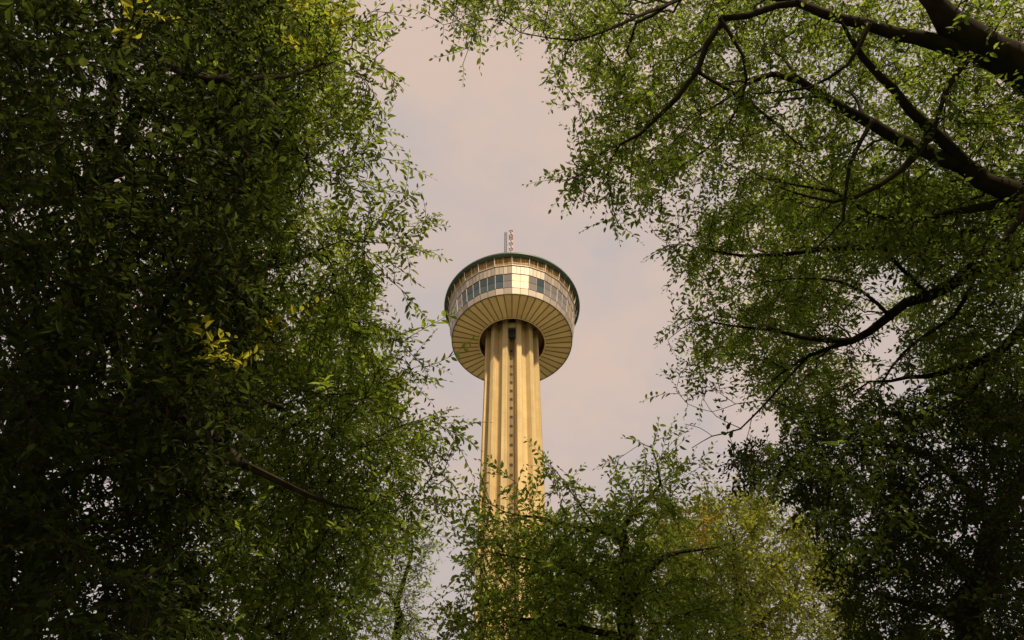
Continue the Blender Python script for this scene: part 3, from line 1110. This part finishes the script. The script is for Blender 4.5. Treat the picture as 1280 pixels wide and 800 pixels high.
# 6 sunlit yellowing tree behind it
P6 = [(800, 690), (830, 645), (860, 650), (885, 620), (915, 632), (945, 612), (970, 650), (1010, 640), (1030, 700), (1065, 720), (1080, 830), (610, 830), (680, 760), (740, 740), (760, 700)]
S6 = [[(840, 660, 16, ), (825, 625, 16)], [(890, 640, 16.5), (880, 598, 16.5)], [(940, 630, 16.5), (950, 588, 16.5)], [(1000, 660, 17), (1005, 615, 17)], [(915, 640, 15.8), (918, 606, 15.8)],
      [(790, 700, 15.5), (770, 665, 15.5)], [(860, 650, 15.5), (850, 620, 15.5)], [(975, 650, 16), (980, 615, 16)]]
t0 = at(930, 830, 17)
tree("tree", "sunlit tree with a yellowing top behind the young tree, right of the lower tower",
     [(ground_under(t0), .22), A(930, 830, 17, .15), A(925, 740, 17.6, .08), A(915, 670, 17.8, .04)],
     [[A(930, 800, 17, .08), A(860, 740, 17, .05), A(830, 680, 17, .02)],
      [A(930, 800, 17, .08), A(990, 740, 17.6, .035), A(1010, 690, 17.8, .015)],
      [A(930, 830, 17, .08), A(780, 800, 17, .05), A(700, 800, 17, .02)]],
     np.concatenate([volume(P6, 14.8, 21.5, 3400, 19, gap=.46, gscale=1.0), shoots(S6, 40, .16, 20)]), gold_leaf, leaf=.095, aspect=.5, nleaf=10, slen=.5, step=.32, kill=.42, seed=19, plane=0.9, density=2.3, simple=True, thick=.035,
     young=[tuple(at(x, y, d)) + (q,) for x, y, d, q in ((855, 655, 15.2, .5), (865, 670, 15.2, .4))], patch_m=orange_leaf)

# 7 dark thicket tree in the lower right corner
P7 = [(1010, 520), (960, 560), (910, 565), (925, 592), (1005, 622), (1060, 700), (1060, 830), (1340, 830), (1340, 480), (1150, 500)]
t0 = at(1235, 830, 9.0)
tree("tree", "dark thick crowned tree filling the lower right corner around a forked trunk",
     [(ground_under(t0), .20), A(1232, 830, 9.0, .15), A(1228, 740, 9.1, .12), A(1240, 660, 9.2, .09), A(1275, 600, 9.4, .06), A(1290, 540, 9.6, .03)],
     [[A(1228, 740, 9.1, .07), A(1180, 690, 9.0, .055), A(1120, 640, 9.0, .045), A(1060, 600, 9.2, .03), A(960, 580, 9.6, .015)],
      [A(1240, 660, 9.2, .06), A(1190, 590, 9.4, .045), A(1130, 560, 9.4, .03), A(1050, 555, 9.6, .018)],
      [A(1232, 790, 9.0, .06), A(1150, 760, 8.8, .04), A(1080, 740, 8.8, .025)],
      [A(1228, 740, 9.1, .06), A(1300, 700, 9.2, .05)]],
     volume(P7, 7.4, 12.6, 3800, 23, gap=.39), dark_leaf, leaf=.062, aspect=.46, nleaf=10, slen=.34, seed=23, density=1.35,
     young=[tuple(at(x, y, d)) + (q,) for x, y, d, q in ((1050, 600, 7.7, .75), (1040, 650, 7.7, .6), (1110, 570, 7.7, .5), (1060, 700, 7.7, .5), (980, 570, 8, .4))], patch_m=pecan_leaf)  # brighter leaf colour stands in for sun on the left of this crown

# 8 pale small tree between the left elm and the tower
P8 = [(535, 630), (545, 680), (520, 740), (535, 800), (520, 860), (440, 860), (440, 700), (500, 640)]
t0 = at(490, 830, 14)
tree("tree", "small pale leaved tree low down between the feathery tree and the tower",
     [(ground_under(t0), .12), A(490, 830, 14, .08), A(497, 760, 14, .05), A(515, 690, 14, .02)],
     [[A(495, 800, 14, .04), A(520, 770, 13.8, .02)], [A(497, 760, 14, .04), A(470, 720, 14, .02)]],
     volume(P8, 12.6, 15, 420, 29, gap=.35), pecan_leaf, leaf=.07, aspect=.45, nleaf=10, slen=.42, step=.26, seed=29, density=1.1, simple=True)
